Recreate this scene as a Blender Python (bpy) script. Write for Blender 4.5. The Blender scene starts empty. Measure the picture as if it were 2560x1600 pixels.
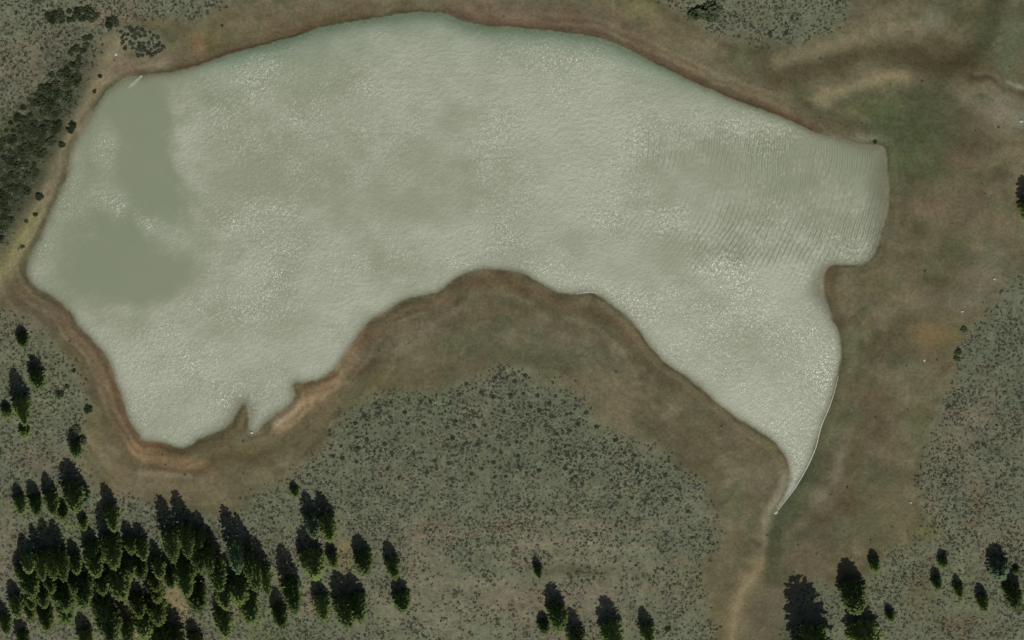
import bpy, math, random
import numpy as np
from mathutils import Matrix, Vector

random.seed(7)
rng = np.random.default_rng(7)
scene = bpy.context.scene

# ---------------------------------------------------------------- camera
PX = 0.15                      # metres per photo pixel (2560 x 1600)
DIST = 3600.0                  # far, long lens: a survey aeroplane north of the lake
THETA = math.radians(30)       # off nadir
AZ = Vector((-0.20, 1.0, 0)).normalized()
CAM = np.array([AZ.x * math.sin(THETA), AZ.y * math.sin(THETA), math.cos(THETA)]) * DIST
FWD = -CAM / DIST
_y = np.array([0, 1.0, 0])
UPV = _y - FWD * _y.dot(FWD); UPV /= np.linalg.norm(UPV)
RGT = np.cross(FWD, UPV)
cam = bpy.data.cameras.new("camera")
cam.sensor_width = 36.0
cam.lens = 36.0 * DIST / (2560 * PX)
cam.clip_start = 10.0
cam.clip_end = 12000.0
cam_o = bpy.data.objects.new("camera", cam)
scene.collection.objects.link(cam_o)
cam_o.matrix_world = Matrix(((RGT[0], UPV[0], -FWD[0], CAM[0]),
                             (RGT[1], UPV[1], -FWD[1], CAM[1]),
                             (RGT[2], UPV[2], -FWD[2], CAM[2]),
                             (0, 0, 0, 1)))
scene.camera = cam_o

# ---------------------------------------------------------------- light
SUN_EL = math.radians(54)
SUN_H = Vector((0.23, -1.0, 0)).normalized()
world = bpy.data.worlds.new("World"); scene.world = world; world.use_nodes = True
wn = world.node_tree.nodes; wl = world.node_tree.links
sky = wn.new("ShaderNodeTexSky"); sky.sky_type = 'NISHITA'; sky.sun_disc = False
sky.sun_elevation = SUN_EL
sky.dust_density = 2.5; sky.air_density = 0.9
sky.sun_rotation = math.atan2(SUN_H.x, SUN_H.y)
wl.new(sky.outputs[0], wn["Background"].inputs["Color"])
wn["Background"].inputs["Strength"].default_value = 0.05
sun = bpy.data.lights.new("sun", 'SUN'); sun.energy = 3.2; sun.angle = math.radians(0.5)
sun.color = (1.0, 0.96, 0.88)
sun_o = bpy.data.objects.new("sun", sun); scene.collection.objects.link(sun_o)
sdir = Vector((SUN_H.x * math.cos(SUN_EL), SUN_H.y * math.cos(SUN_EL), math.sin(SUN_EL)))
sun_o.rotation_euler = sdir.to_track_quat('Z', 'Y').to_euler()
scene.view_settings.view_transform = 'Standard'
scene.view_settings.look = 'None'
scene.view_settings.gamma = 1.0
scene.view_settings.exposure = 0.0

# ---------------------------------------------------------------- helpers
def lin(c):
    c = np.asarray(c, float) / 255.0
    return np.where(c <= 0.04045, c / 12.92, ((c + 0.055) / 1.055) ** 2.4)

def ground(u, v, z=0.0):
    """photo position -> world point at height z"""
    u = np.asarray(u, float); v = np.asarray(v, float); z = np.asarray(z, float)
    a = (u - 1280) * PX / DIST; b = (800 - v) * PX / DIST
    d = FWD + a[..., None] * RGT + b[..., None] * UPV
    t = (z - CAM[2]) / d[..., 2]
    return CAM + t[..., None] * d

def to_photo(x, y):
    p = np.stack([x - CAM[0], y - CAM[1], np.zeros_like(x) - CAM[2]], -1)
    w = p @ FWD
    return 1280 + (p @ RGT) / w * DIST / PX, 800 - (p @ UPV) / w * DIST / PX

def vnoise(x, y, seed):
    r = np.random.default_rng(seed); T = r.random((256, 256))
    xi = np.floor(x).astype(int); yi = np.floor(y).astype(int)
    fx = x - xi; fy = y - yi
    fx = fx * fx * (3 - 2 * fx); fy = fy * fy * (3 - 2 * fy)
    a = T[xi % 256, yi % 256]; b = T[(xi + 1) % 256, yi % 256]
    c = T[xi % 256, (yi + 1) % 256]; d = T[(xi + 1) % 256, (yi + 1) % 256]
    return (a * (1 - fx) + b * fx) * (1 - fy) + (c * (1 - fx) + d * fx) * fy

def fbm(x, y, seed, octv=4):
    s = 0; a = 1.0; t = 0
    for k in range(octv):
        s = s + a * vnoise(x * 2 ** k + 17 * k, y * 2 ** k + 31 * k, seed + k); t += a; a *= 0.55
    return s / t - 0.5

def sstep(a, b, x):
    t = np.clip((x - a) / (b - a), 0, 1); return t * t * (3 - 2 * t)

def smooth_poly(pts, it=2, closed=True):
    p = np.array(pts, float)
    for _ in range(it):
        q = np.roll(p, -1, 0)
        n = np.empty((2 * len(p), 2)); n[0::2] = .75 * p + .25 * q; n[1::2] = .25 * p + .75 * q
        if not closed:
            n = np.vstack([p[:1], n[:-2], p[-1:]])
        p = n
    return p

def seg_dist(u, v, pts, closed):
    """distance to polyline, and the sign (inside) for a polygon"""
    p = np.array(pts, float); q = np.roll(p, -1, 0)
    if not closed: p, q = p[:-1], q[:-1]
    d2 = np.full(u.shape, 1e18); ins = np.zeros(u.shape, bool)
    for (ax, ay), (bx, by) in zip(p, q):
        ex, ey = bx - ax, by - ay
        t = np.clip(((u - ax) * ex + (v - ay) * ey) / (ex * ex + ey * ey + 1e-9), 0, 1)
        d2 = np.minimum(d2, (u - ax - t * ex) ** 2 + (v - ay - t * ey) ** 2)
        if closed and ay != by:
            ins ^= ((ay > v) != (by > v)) & (u < (bx - ax) * (v - ay) / (by - ay) + ax)
    d = np.sqrt(d2)
    return (np.where(ins, -d, d) if closed else d)

# ---------------------------------------------------------------- outlines traced from the photo
LAKE = [(268,226),(298,206),(321,194),(357,187),(424,180),(476,168),(540,147),(593,130),(656,112),(730,91),(804,67),
 (878,54),(952,41),(1016,32),(1060,28),(1102,30),(1134,43),(1175,58),(1228,66),(1270,68),(1323,70),(1397,78),
 (1482,90),(1514,100),(1556,117),(1609,145),(1672,175),(1746,208),(1820,241),(1905,273),(1979,302),(2037,330),
 (2090,345),(2130,352),(2172,360),(2198,362),(2211,368),(2217,384),(2221,443),(2226,483),(2220,531),(2208,568),(2192,629),(2174,652),
 (2150,664),(2113,664),(2082,662),(2064,680),(2058,705),(2061,740),(2078,787),(2101,831),(2106,867),(2100,922),(2090,962),(2075,1017),
 (2055,1057),(2039,1121),(2019,1168),(1987,1224),(1960,1258),(1938,1286),(1932,1288),(1946,1258),(1968,1222),(1976,1195),
 (1971,1156),(1955,1129),(1936,1105),(1900,1081),(1850,1052),(1820,1032),(1778,995),
 (1735,958),(1683,920),(1640,889),(1609,847),(1577,804),(1535,767),(1497,738),(1471,732),(1429,738),(1386,730),(1344,707),
 (1312,686),(1270,677),(1217,672),(1175,680),(1138,698),(1100,730),(1058,739),(1016,749),(974,772),(931,796),(905,825),
 (884,859),(857,894),(829,932),(797,951),(765,956),(731,958),(741,983),(733,1006),(717,1022),(691,1038),(665,1059),
 (643,1078),(628,1085),(620,1067),(625,1038),(618,1012),(606,1012),(590,1035),(580,1059),(559,1075),(519,1088),(493,1102),
 (471,1117),(453,1121),(426,1115),(400,1106),(355,1105),(339,1078),(320,1046),(307,1009),(296,975),(283,930),(270,898),
 (254,877),(228,848),(198,819),(180,787),(159,763),(134,745),(89,719),(68,700),(64,671),(71,636),(95,603),(110,564),
 (125,529),(140,499),(158,460),(170,418),(179,370),(208,315),(238,268)]
LAKE = smooth_poly(LAKE, 1)
SCRUB_SOUTH = [(800,1136),(860,1056),(939,999),(1022,987),(1137,971),(1160,942),(1217,921),(1276,917),(1328,955),(1407,952),
 (1439,995),(1492,1058),(1587,1090),(1651,1122),(1693,1175),(1757,1228),(1788,1302),(1790,1376),(1750,1420),(1752,1481),(1785,1600),
 (1800,2100),(-900,2100),(-900,770),(0,770),(60,790),(120,830),(160,860),(185,905),(215,965),(228,1020),(203,1065),(212,1160),(228,1222),(330,1243),
 (430,1265),(520,1285),(580,1285),(640,1240),(690,1210),(750,1180)]
SCRUB_EAST = [(3500,600),(2700,640),(2560,690),(2508,745),(2440,800),(2385,880),(2400,930),(2365,1005),(2328,1111),(2307,1217),(2320,1290),(2285,1350),(2230,1390),
 (2170,1440),(2110,1470),(2010,1460),(1975,1500),(1960,1600),(1950,2100),(3500,2100)]
SCRUB_NW = [(-900,-700),(560,-700),(575,0),(540,22),(430,48),(330,58),(300,62),(262,105),(222,170),(165,290),(112,400),(60,500),(0,615),(-200,900),(-900,900)]
SCRUB_NE = [(1640,-700),(1655,0),(1690,25),(1745,55),(1800,80),(1850,95),(1900,100),(2000,105),(2080,70),(2125,20),(2140,-700)]
SCRUB_CLUMP = [(298,80),(330,66),(370,72),(400,95),(412,120),(380,140),(335,140),(305,118)]
CREST = [(300,95),(258,170),(205,275),(160,375),(118,470),(72,560),(20,650),(-60,790),(-200,1010)]

# ---------------------------------------------------------------- terrain fields on (u, v)
def fields(u, v):
    d = seg_dist(u, v, LAKE, True)
    d = d + fbm(u / 40, v / 40, 50, 3) * 7 + fbm(u / 11, v / 11, 57, 2) * 3.2
    crest = seg_dist(u, v, CREST, False)
    sc = np.full(u.shape, 1e9)
    for P in (SCRUB_SOUTH, SCRUB_EAST, SCRUB_NW, SCRUB_NE, SCRUB_CLUMP):
        sc = np.minimum(sc, seg_dist(u, v, P, True))
    scrub = 1 - sstep(-22, 24, sc + fbm(u / 60, v / 60, 90, 3) * 46)
    # bed slope: steep on the north shore and the dam, gentle in the bays
    soft = np.clip(np.exp(-(((u - 2190) / 90) ** 2 + ((v - 470) / 190) ** 2)) + np.exp(-(((u - 2050) / 60) ** 2 + ((v - 720) / 90) ** 2))
                   + .8 * np.exp(-(((u - 600) / 170) ** 2 + ((v - 1030) / 80) ** 2)), 0, 1)
    bed = 0.016 * (1 - soft) + 0.0036 * soft - .009 * sstep(260, 120, v) * sstep(480, 640, u) * sstep(1700, 1500, u) + .03 * np.exp(-(((u - 1955) / 40) ** 2 + ((v - 1245) / 60) ** 2))
    zin = -np.minimum(bed * np.maximum(-d, 0), 2.2)
    do = np.maximum(d, 0)
    zo = 0.30 * (1 - np.exp(-do / 22)) + 1.5 * sstep(20, 420, do) + 0.05 * np.minimum(do, 20) / 20
    rough = fbm(u / 110, v / 110, 5, 4) * 1.3 + fbm(u / 26, v / 26, 15, 3) * 0.35
    zo = zo + rough * sstep(4, 90, do)
    zo = zo + 1.3 * np.exp(-(crest / 26) ** 2) * sstep(0, 30, do)
    z = np.where(d > 0, np.maximum(zo, 0.004 * do), zin)
    return d, z, scrub, crest

def stroke(u, v, pts, w, wob=0.35, seed=200):
    d = seg_dist(u, v, smooth_poly(pts, 2, False), False)
    d = d + fbm(u / 30, v / 30, seed, 3) * w * 2 * wob
    return np.exp(-(np.maximum(d, 0) / w) ** 2)

def blob(u, v, cx, cy, rx, ry, ang=0, seed=300):
    c, s = math.cos(math.radians(ang)), math.sin(math.radians(ang))
    x = (u - cx) * c + (v - cy) * s; y = -(u - cx) * s + (v - cy) * c
    q = (x / rx) ** 2 + (y / ry) ** 2
    q = q * np.exp(fbm(u / (rx * .5 + 20), v / (ry * .5 + 20), seed, 4) * 2.4)
    return np.exp(-q)

STROKES = [  # soil and plant colours along lines (photo pixels, width, sRGB, strength)
 ([(150,770),(215,850),(262,930),(290,1010),(320,1080),(360,1130)],46,(104,87,67),.8),
 ([(300,985),(330,1075),(400,1130)],16,(112,89,66),.75),
 ([(340,1120),(380,1160),(450,1165),(520,1175)],24,(126,103,77),.85),
 ([(250,1150),(330,1200),(450,1215),(560,1235)],42,(112,102,78),.7),
 ([(400,1124),(460,1132),(520,1110),(570,1090)],13,(84,72,52),.8),
 ([(380,1165),(470,1190),(560,1165),(680,1140)],10,(90,78,58),.6),
 ([(560,1140),(700,1120),(800,1040),(850,990)],30,(104,92,68),.6),
 ([(905,835),(868,912),(820,965),(760,1010),(700,1060)],22,(138,117,90),.9),
 ([(745,975),(790,968),(840,935)],9,(108,88,60),.8),
 ([(690,1062),(720,1040),(745,1010)],9,(150,138,118),.5),
 ([(350,1183),(420,1186),(475,1190)],8,(136,123,97),.8),
 ([(1905,1420),(1868,1465),(1842,1510),(1826,1580),(1822,1660)],26,(124,110,82),.75),
 ([(1700,1400),(1760,1450),(1800,1500)],18,(108,100,76),.5),
 ([(615,1040),(600,1070),(560,1090)],9,(100,84,58),.7),
 ([(930,815),(915,880),(880,940)],15,(92,78,58),.8),
 ([(900,860),(960,812),(1040,775),(1110,745),(1180,705),(1270,700),(1330,735),(1440,765),(1520,790),(1580,850)],20,(94,80,60),.75),
 ([(1130,715),(1200,700),(1270,702),(1320,730)],13,(86,74,54),.7),
 ([(960,845),(1050,800),(1160,765),(1260,770),(1350,800),(1420,840)],16,(106,94,76),.5),
 ([(1280,765),(1340,770),(1400,795),(1440,815)],9,(84,80,58),.7),
 ([(1600,880),(1690,950),(1780,1015),(1860,1075),(1930,1120),(1955,1160)],18,(94,84,64),.6),
 ([(1700,1010),(1800,1080),(1880,1160),(1920,1220)],30,(106,96,76),.5),
 ([(1975,1190),(1955,1240),(1920,1290),(1912,1340)],16,(134,124,104),.7),
 ([(1912,1300),(1912,1400),(1875,1455),(1848,1490),(1833,1545),(1828,1640)],7,(136,121,94),.7),
 ([(1880,1445),(1852,1480),(1838,1530)],10,(136,122,96),.6),
 ([(2050,1120),(2010,1210),(1960,1285),(1935,1340),(1935,1430)],24,(74,77,57),.95),
 ([(1935,1330),(1940,1400),(1920,1450)],13,(76,76,52),.85),
 ([(2110,900),(2095,980),(2075,1050),(2040,1130)],18,(88,84,64),.6),
 ([(2080,690),(2075,750),(2105,820)],20,(84,76,56),.8),
 ([(2054,690),(2052,740),(2070,790)],7,(140,126,108),.7),
 ([(2240,350),(2238,440),(2245,540),(2200,650)],22,(84,80,60),.7),
 ([(2150,345),(2190,345),(2212,348)],11,(124,118,102),.85),
 ([(622,1010),(630,1050),(640,1070)],9,(140,130,108),.8),
 ([(1040,1345),(1200,1330),(1360,1345)],9,(124,112,94),.6),
 ([(1180,1375),(1330,1362),(1480,1380),(1620,1370)],10,(122,114,94),.6),
 ([(1240,1410),(1400,1395),(1560,1412),(1700,1405)],9,(120,110,92),.55),
 ([(1000,1440),(1150,1460),(1280,1450)],12,(122,116,96),.5),
 ([(1380,1355),(1450,1350),(1530,1352)],10,(132,120,102),.6),
 ([(1330,1425),(1440,1432),(1540,1440)],8,(84,84,62),.6),
 ([(2040,330),(2110,348),(2180,360)],8,(132,118,100),.7),
 ([(460,165),(560,130),(650,95),(800,50),(900,30)],26,(92,78,58),.75),
 ([(440,180),(540,150),(640,118),(760,80),(880,52)],8,(80,68,48),.7),
 ([(560,60),(700,50),(820,15),(900,-5)],24,(106,94,74),.6),
 ([(1120,25),(1200,40),(1400,60),(1520,85)],24,(102,84,68),.8),
 ([(1150,-5),(1300,15),(1480,30),(1560,60)],22,(108,92,76),.6),
 ([(1560,80),(1660,150),(1760,195),(1900,255),(2030,318)],18,(98,81,62),.8),
 ([(1640,158),(1760,214),(1900,268),(1990,300),(2050,325)],8,(86,74,54),.8),
 ([(1620,90),(1700,140),(1820,190),(1960,240)],26,(110,98,76),.6),
 ([(1930,190),(2020,185),(2100,150),(2180,120),(2280,140),(2350,160)],28,(74,68,48),.9),
 ([(2050,245),(2120,220),(2200,195),(2260,190)],17,(131,119,92),.9),
 ([(1950,150),(2050,125),(2130,90),(2260,70),(2330,60)],20,(120,110,86),.75),
 ([(2300,150),(2350,170),(2420,150),(2460,110),(2480,40),(2500,-20)],34,(66,61,43),.95),
 ([(2430,195),(2460,190),(2486,198),(2512,224),(2560,240),(2640,250)],11,(70,60,44),.95),
 ([(2520,205),(2560,222),(2640,230)],5,(150,138,120),.7),
 ([(2440,185),(2475,180),(2505,205)],5,(104,96,78),.6),
 ([(300,95),(258,170),(205,275),(160,375),(118,470),(72,560),(20,650),(-60,790)],25,(128,117,93),.95),
 ([(275,160),(250,215),(235,250)],9,(128,108,84),.6),
 ([(150,420),(130,470),(105,520)],11,(120,106,84),.6),
 ([(90,530),(50,600),(10,660),(-40,740)],16,(118,116,78),.85),
 ([(230,60),(290,40),(330,45),(420,58)],10,(112,98,80),.6),
 ([(300,60),(350,62),(400,70)],9,(84,80,58),.6),
 ([(1690,1300),(1560,1330),(1400,1290),(1250,1310)],14,(118,106,88),.35),
 ([(1410,1420),(1480,1430),(1560,1440)],14,(84,84,62),.6),
 ([(2440,1220),(2440,1290),(2420,1330)],14,(104,94,70),.6),
]
BLOBS = [
 (2240,320,95,80,10,(78,82,60),.9),(2350,290,90,60,0,(76,76,56),.8),(2200,270,50,24,-15,(90,92,58),.6),(2290,410,60,30,20,(84,88,60),.6),
 (2300,380,80,70,0,(82,86,60),.55),(2420,370,60,40,0,(78,70,54),.75),(2500,270,48,42,0,(124,114,98),.75),(2540,300,30,30,0,(128,126,106),.6),
 (2525,110,30,90,0,(94,98,76),.6),(2470,60,22,80,10,(76,78,56),.7),(2350,50,34,46,0,(108,106,86),.6),(2400,40,40,50,0,(80,76,56),.7),
 (2330,530,80,46,-10,(112,98,78),.8),(2300,580,50,40,0,(80,78,54),.7),(2420,460,40,60,0,(98,92,68),.5),(2440,520,50,60,30,(96,84,68),.7),
 (2500,570,60,50,0,(116,104,82),.6),(2380,640,50,60,0,(82,80,56),.8),(2300,650,60,40,0,(100,92,68),.5),(2480,640,60,50,0,(102,100,80),.6),
 (2260,740,50,36,0,(116,106,82),.75),(2190,710,60,40,0,(86,80,56),.7),(2330,770,50,40,0,(98,88,70),.5),(2420,740,60,40,-30,(104,100,84),.6),
 (2190,790,34,30,0,(112,98,78),.5),(2330,840,44,36,0,(118,98,70),.8),(2370,840,34,30,0,(104,96,64),.6),(2230,880,60,40,0,(84,76,56),.6),
 (2240,910,34,22,0,(76,78,58),.7),(2170,1000,70,50,0,(100,88,70),.6),(2270,960,60,30,10,(104,100,76),.5),(2200,1040,40,60,0,(88,76,58),.6),
 (2110,1100,20,70,20,(108,102,82),.6),(2090,1185,16,30,20,(116,112,92),.7),(2200,1120,44,30,0,(108,94,76),.6),(2230,1180,50,50,0,(86,82,62),.6),
 (2050,1240,26,20,0,(122,116,96),.75),(2110,1260,40,50,30,(84,72,54),.8),(2250,1250,60,40,0,(104,98,72),.5),(2190,1330,70,50,0,(96,92,68),.7),
 (2030,1340,60,40,0,(86,80,64),.7),(2010,1400,60,40,0,(98,88,70),.7),(1980,1560,60,60,0,(94,92,72),.6),(2320,1330,36,24,0,(102,98,62),.75),
 (2300,1470,40,70,0,(98,90,66),.8),(2400,1470,36,50,0,(104,106,74),.6),(2400,1560,60,40,0,(98,88,68),.7),(2330,1500,20,40,0,(90,92,70),.5),
 (1760,1460,50,24,0,(98,92,66),.5),(1820,1380,34,90,5,(108,100,78),.6),(1790,1500,30,70,0,(104,96,70),.5),(1900,1560,30,60,0,(92,84,68),.7),
 (1500,900,120,44,35,(98,94,74),.5),(1420,880,80,30,20,(92,90,72),.5),(1560,1010,100,40,35,(104,94,74),.6),(1700,1090,70,40,35,(96,88,68),.5),
 (1040,850,80,34,-15,(110,102,82),.6),(1100,900,100,40,-10,(102,94,72),.6),(970,940,70,36,-15,(98,92,66),.6),(1300,850,100,40,0,(106,98,78),.5),
 (1310,930,40,14,10,(112,112,90),.7),(1500,1320,60,20,0,(122,110,92),.6),(1270,1310,60,24,0,(114,102,84),.5),(1290,1500,60,40,0,(120,106,90),.6),
 (1100,1540,120,60,0,(116,112,92),.7),(1050,1450,70,60,0,(112,106,88),.5),(1500,1480,80,40,0,(112,104,88),.6),(1640,1450,80,40,0,(112,106,88),.6),
 (860,1385,30,40,0,(118,106,74),.8),(440,1505,24,52,-15,(134,116,88),.95),(320,1560,26,50,-20,(142,118,98),.95),(215,1475,18,22,0,(128,98,80),.9),
 (140,1540,26,16,0,(126,112,84),.7),(720,1470,18,60,-15,(124,108,90),.7),(600,1525,18,20,0,(140,114,90),.8),(780,1510,24,40,0,(122,108,92),.7),
 (2280,140,60,22,15,(72,66,46),.7),(2340,110,36,40,0,(80,70,52),.6),(2240,150,50,18,-10,(84,78,56),.6),(2060,170,60,16,-10,(80,74,52),.6),(1960,185,50,20,0,(86,78,58),.6),
 (2150,95,40,26,0,(116,108,84),.6),(2070,70,40,20,30,(102,104,78),.5),(2330,240,40,26,0,(70,74,52),.6),(2210,300,34,20,0,(70,78,52),.6),(2150,262,26,16,-20,(86,90,56),.5),(2300,330,34,40,0,(68,74,48),.6),
 (2255,395,26,20,0,(84,92,60),.5),(2320,420,70,20,0,(78,78,52),.5),(2400,400,34,22,0,(110,96,76),.4),(2440,590,26,34,0,(112,102,76),.5),(2350,700,40,24,30,(78,76,52),.6),(2250,800,60,24,0,(80,74,52),.5),
 (2130,860,34,26,0,(90,92,68),.5),(2170,950,40,20,0,(94,94,66),.5),(2290,920,34,18,20,(110,108,82),.5),(2200,1080,24,40,20,(80,72,54),.6),(2130,1040,26,22,0,(82,84,60),.6),(2290,1040,30,50,0,(94,94,66),.5),
 (2110,1310,30,24,0,(98,96,72),.5),(2230,1300,40,26,0,(104,102,74),.5),(2060,1430,40,26,0,(104,94,76),.5),(1960,1480,26,40,0,(100,90,72),.5),
 (900,900,30,20,-20,(112,106,86),.5),(1080,820,60,14,-20,(116,106,86),.6),(1180,840,50,22,0,(88,88,66),.5),(1360,880,46,20,20,(88,88,66),.5),(1250,730,30,16,0,(106,96,70),.5),(1480,840,40,16,30,(110,100,80),.5),(1620,960,36,20,35,(88,82,60),.5),(1560,960,40,16,30,(112,102,78),.5),
 (700,20,60,16,0,(114,102,82),.5),(960,10,60,14,0,(104,90,68),.5),(1320,36,50,12,5,(114,98,82),.5),(1450,50,40,12,10,(92,76,58),.5),(1560,130,40,14,30,(116,102,82),.5),(1700,120,40,14,25,(104,98,72),.6),
 (235,1110,34,70,0,(110,102,75),.7),(560,1130,60,20,-15,(102,92,66),.6),(640,1190,60,30,0,(112,104,80),.6),(330,1225,40,20,0,(118,104,84),.6),(440,1235,60,16,0,(112,98,78),.5),
 (170,1310,70,26,0,(96,104,66),.6),(300,1500,46,26,0,(98,108,62),.6),(400,1530,44,24,0,(96,104,62),.5),(150,1540,60,22,0,(94,104,64),.5),(640,1545,40,34,0,(94,106,66),.6),(700,1590,70,24,0,(92,100,70),.5),(480,1440,36,26,0,(88,98,60),.45),
 (60,900,60,40,0,(112,112,78),.4),(110,985,40,50,0,(108,110,78),.5),(40,830,60,50,0,(112,100,84),.5),(90,1150,80,40,0,(106,94,80),.5),
 (30,1500,40,90,0,(116,112,98),.5),(160,800,60,34,20,(104,92,74),.5),(60,740,60,30,0,(98,84,66),.7),
 (1600,20,44,26,0,(120,112,78),.7),(1640,60,40,20,20,(118,106,80),.6),(520,70,40,30,0,(112,106,78),.6),(500,110,24,30,0,(122,98,74),.7),
 (525,95,14,34,10,(84,78,50),.7),(620,70,50,30,0,(104,98,72),.5),(400,60,30,14,0,(96,90,62),.5),(400,150,60,20,-8,(116,104,86),.6),
 (320,170,50,16,-10,(112,96,80),.6),(60,360,70,60,0,(74,84,50),.8),(10,340,40,60,0,(78,86,52),.6),(150,200,50,40,0,(104,104,90),.4),
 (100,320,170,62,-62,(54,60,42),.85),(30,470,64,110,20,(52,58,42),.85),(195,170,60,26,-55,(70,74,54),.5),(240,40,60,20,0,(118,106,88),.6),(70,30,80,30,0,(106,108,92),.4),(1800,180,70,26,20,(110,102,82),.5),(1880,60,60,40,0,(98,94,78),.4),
]

def soil_colour(u, v, d, z, scrub, crest):
    base = np.empty(u.shape + (3,)); base[:] = lin((96, 90, 68))
    def mix(col, a):
        a = a[..., None]; base[:] = base * (1 - a) + lin(col) * a
    n1 = fbm(u / 120, v / 120, 400, 4)
    mix((82, 77, 56), np.clip(n1 * 3.2, 0, 1) * .85)
    mix((114, 104, 82), np.clip(-n1 * 3.0, 0, 1) * .85)
    mix((88, 90, 64), np.clip(fbm(u / 80, v / 80, 440, 4) * 4, 0, .75))
    n2 = fbm(u / 48 + n1 * 2, v / 40, 480, 4)
    mix((80, 74, 54), np.clip(n2 * 3.6 - .12, 0, 1) * .85)
    mix((116, 107, 84), np.clip(-n2 * 3.6 - .15, 0, 1) * .85)
    # scrub soil: grey green, some pinkish bare soil
    mix((101, 103, 83), scrub * .92)
    mix((92, 95, 76), scrub * .7 * (blob(u, v, 1280, 1080, 420, 150, 0, 777) + blob(u, v, 2480, 1000, 160, 200, 0, 778)).clip(0, 1))
    pink = np.clip(fbm(u / 150, v / 150, 460, 4) * 3.0, 0, .7) * scrub
    mix((112, 102, 85), pink * .8)
    for pts, w, col, s in STROKES:
        mix(col, stroke(u, v, pts, w) * s)
    for k, (cx, cy, rx, ry, an, col, s) in enumerate(BLOBS):
        mix(col, blob(u, v, cx, cy, rx, ry, an, 300 + k % 9) * min(1, s * 1.15))
    # strand lines left by the falling water
    dd = np.maximum(d, 0)
    band = vnoise(dd / 10 + fbm(u / 60, v / 60, 500, 3) * 2.2, u * 0 + fbm(u / 300, v / 300, 510, 2) * 6, 520) - .5
    base *= (1 + (1 - scrub) * np.exp(-dd / (60 + 70 * sstep(650, 720, v) * sstep(1750, 1600, u))) * band * .72)[..., None]
    b2 = fbm(dd / 9 + fbm(u / 50, v / 50, 505, 3) * 5, (u + v) / 70, 525, 3)
    base *= (1 + (1 - scrub) * b2 * .42 * np.exp(-dd / 130) * np.clip(.35 + fbm(u / 90, v / 90, 515, 2) * 3, 0, 1))[..., None]
    # wet mud
    wet = np.exp(-dd / 10) * (d > 0) * (.35 + .65 * sstep(520, 300, v))
    mix((126, 119, 98), sstep(2, -5, d) * .85)
    bright = np.exp(-(((u - 2190) / 80) ** 2 + ((v - 470) / 170) ** 2)) + np.exp(-(((u - 1960) / 40) ** 2 + ((v - 1240) / 60) ** 2)) + np.exp(-(((u - 2050) / 30) ** 2 + ((v - 720) / 70) ** 2))
    mix((94, 116, 92), np.exp(-np.maximum(-d, 0) / 30) * sstep(1, -5, d) * sstep(260, 120, v) * sstep(480, 640, u) * .9)
    base *= (1 - .36 * wet * np.clip(1 - bright * 1.2, 0, 1))[..., None]
    # patchy fine growth
    base *= (1 + fbm(u / 24, v / 20, 530, 4) * .42 + fbm(u / 7, v / 7, 560, 2) * (.12 + .34 * scrub))[..., None]
    tint = fbm(u / 34, v / 34, 600, 3)
    base[..., 0] *= 1 + tint * .08; base[..., 1] *= 1 - tint * .05; base[..., 2] *= 1 - tint * .10
    base *= np.array([0.985, 1.04, 1.04])
    return np.clip(base, .004, .9)

# ---------------------------------------------------------------- materials
def new_mat(name):
    m = bpy.data.materials.new(name); m.use_nodes = True
    return m, m.node_tree.nodes, m.node_tree.links, m.node_tree.nodes["Principled BSDF"]

def mat_soil():
    m, n, l, b = new_mat("soil")
    at = n.new("ShaderNodeAttribute"); at.attribute_name = "soil"
    co = n.new("ShaderNodeTexCoord")
    no = n.new("ShaderNodeTexNoise"); no.inputs["Scale"].default_value = 0.9; no.inputs["Detail"].default_value = 6
    l.new(co.outputs["Object"], no.inputs["Vector"])
    mr = n.new("ShaderNodeMapRange"); mr.inputs[1].default_value = .3; mr.inputs[2].default_value = .7
    mr.inputs[3].default_value = .82; mr.inputs[4].default_value = 1.20
    l.new(no.outputs["Fac"], mr.inputs[0])
    mx = n.new("ShaderNodeMix"); mx.data_type = 'RGBA'; mx.blend_type = 'MULTIPLY'; mx.inputs[0].default_value = 1
    l.new(at.outputs["Color"], mx.inputs[6]); l.new(mr.outputs[0], mx.inputs[7])
    l.new(mx.outputs[2], b.inputs["Base Color"])
    bp = n.new("ShaderNodeBump"); bp.inputs["Strength"].default_value = .35; bp.inputs["Distance"].default_value = .25
    l.new(no.outputs["Fac"], bp.inputs["Height"]); l.new(bp.outputs[0], b.inputs["Normal"])
    b.inputs["Roughness"].default_value = 1.0; b.inputs["Specular IOR Level"].default_value = 0.0
    return m

def mat_attr(name, attr, rough=1.0):
    m, n, l, b = new_mat(name)
    at = n.new("ShaderNodeAttribute"); at.attribute_name = attr
    no = n.new("ShaderNodeTexNoise"); no.inputs["Scale"].default_value = 2.5
    mr = n.new("ShaderNodeMapRange"); mr.inputs[3].default_value = .7; mr.inputs[4].default_value = 1.3
    co = n.new("ShaderNodeTexCoord"); l.new(co.outputs["Object"], no.inputs["Vector"])
    l.new(no.outputs["Fac"], mr.inputs[0])
    mx = n.new("ShaderNodeMix"); mx.data_type = 'RGBA'; mx.blend_type = 'MULTIPLY'; mx.inputs[0].default_value = 1
    l.new(at.outputs["Color"], mx.inputs[6]); l.new(mr.outputs[0], mx.inputs[7])
    l.new(mx.outputs[2], b.inputs["Base Color"])
    b.inputs["Roughness"].default_value = rough; b.inputs["Specular IOR Level"].default_value = 0.1
    return m

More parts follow.
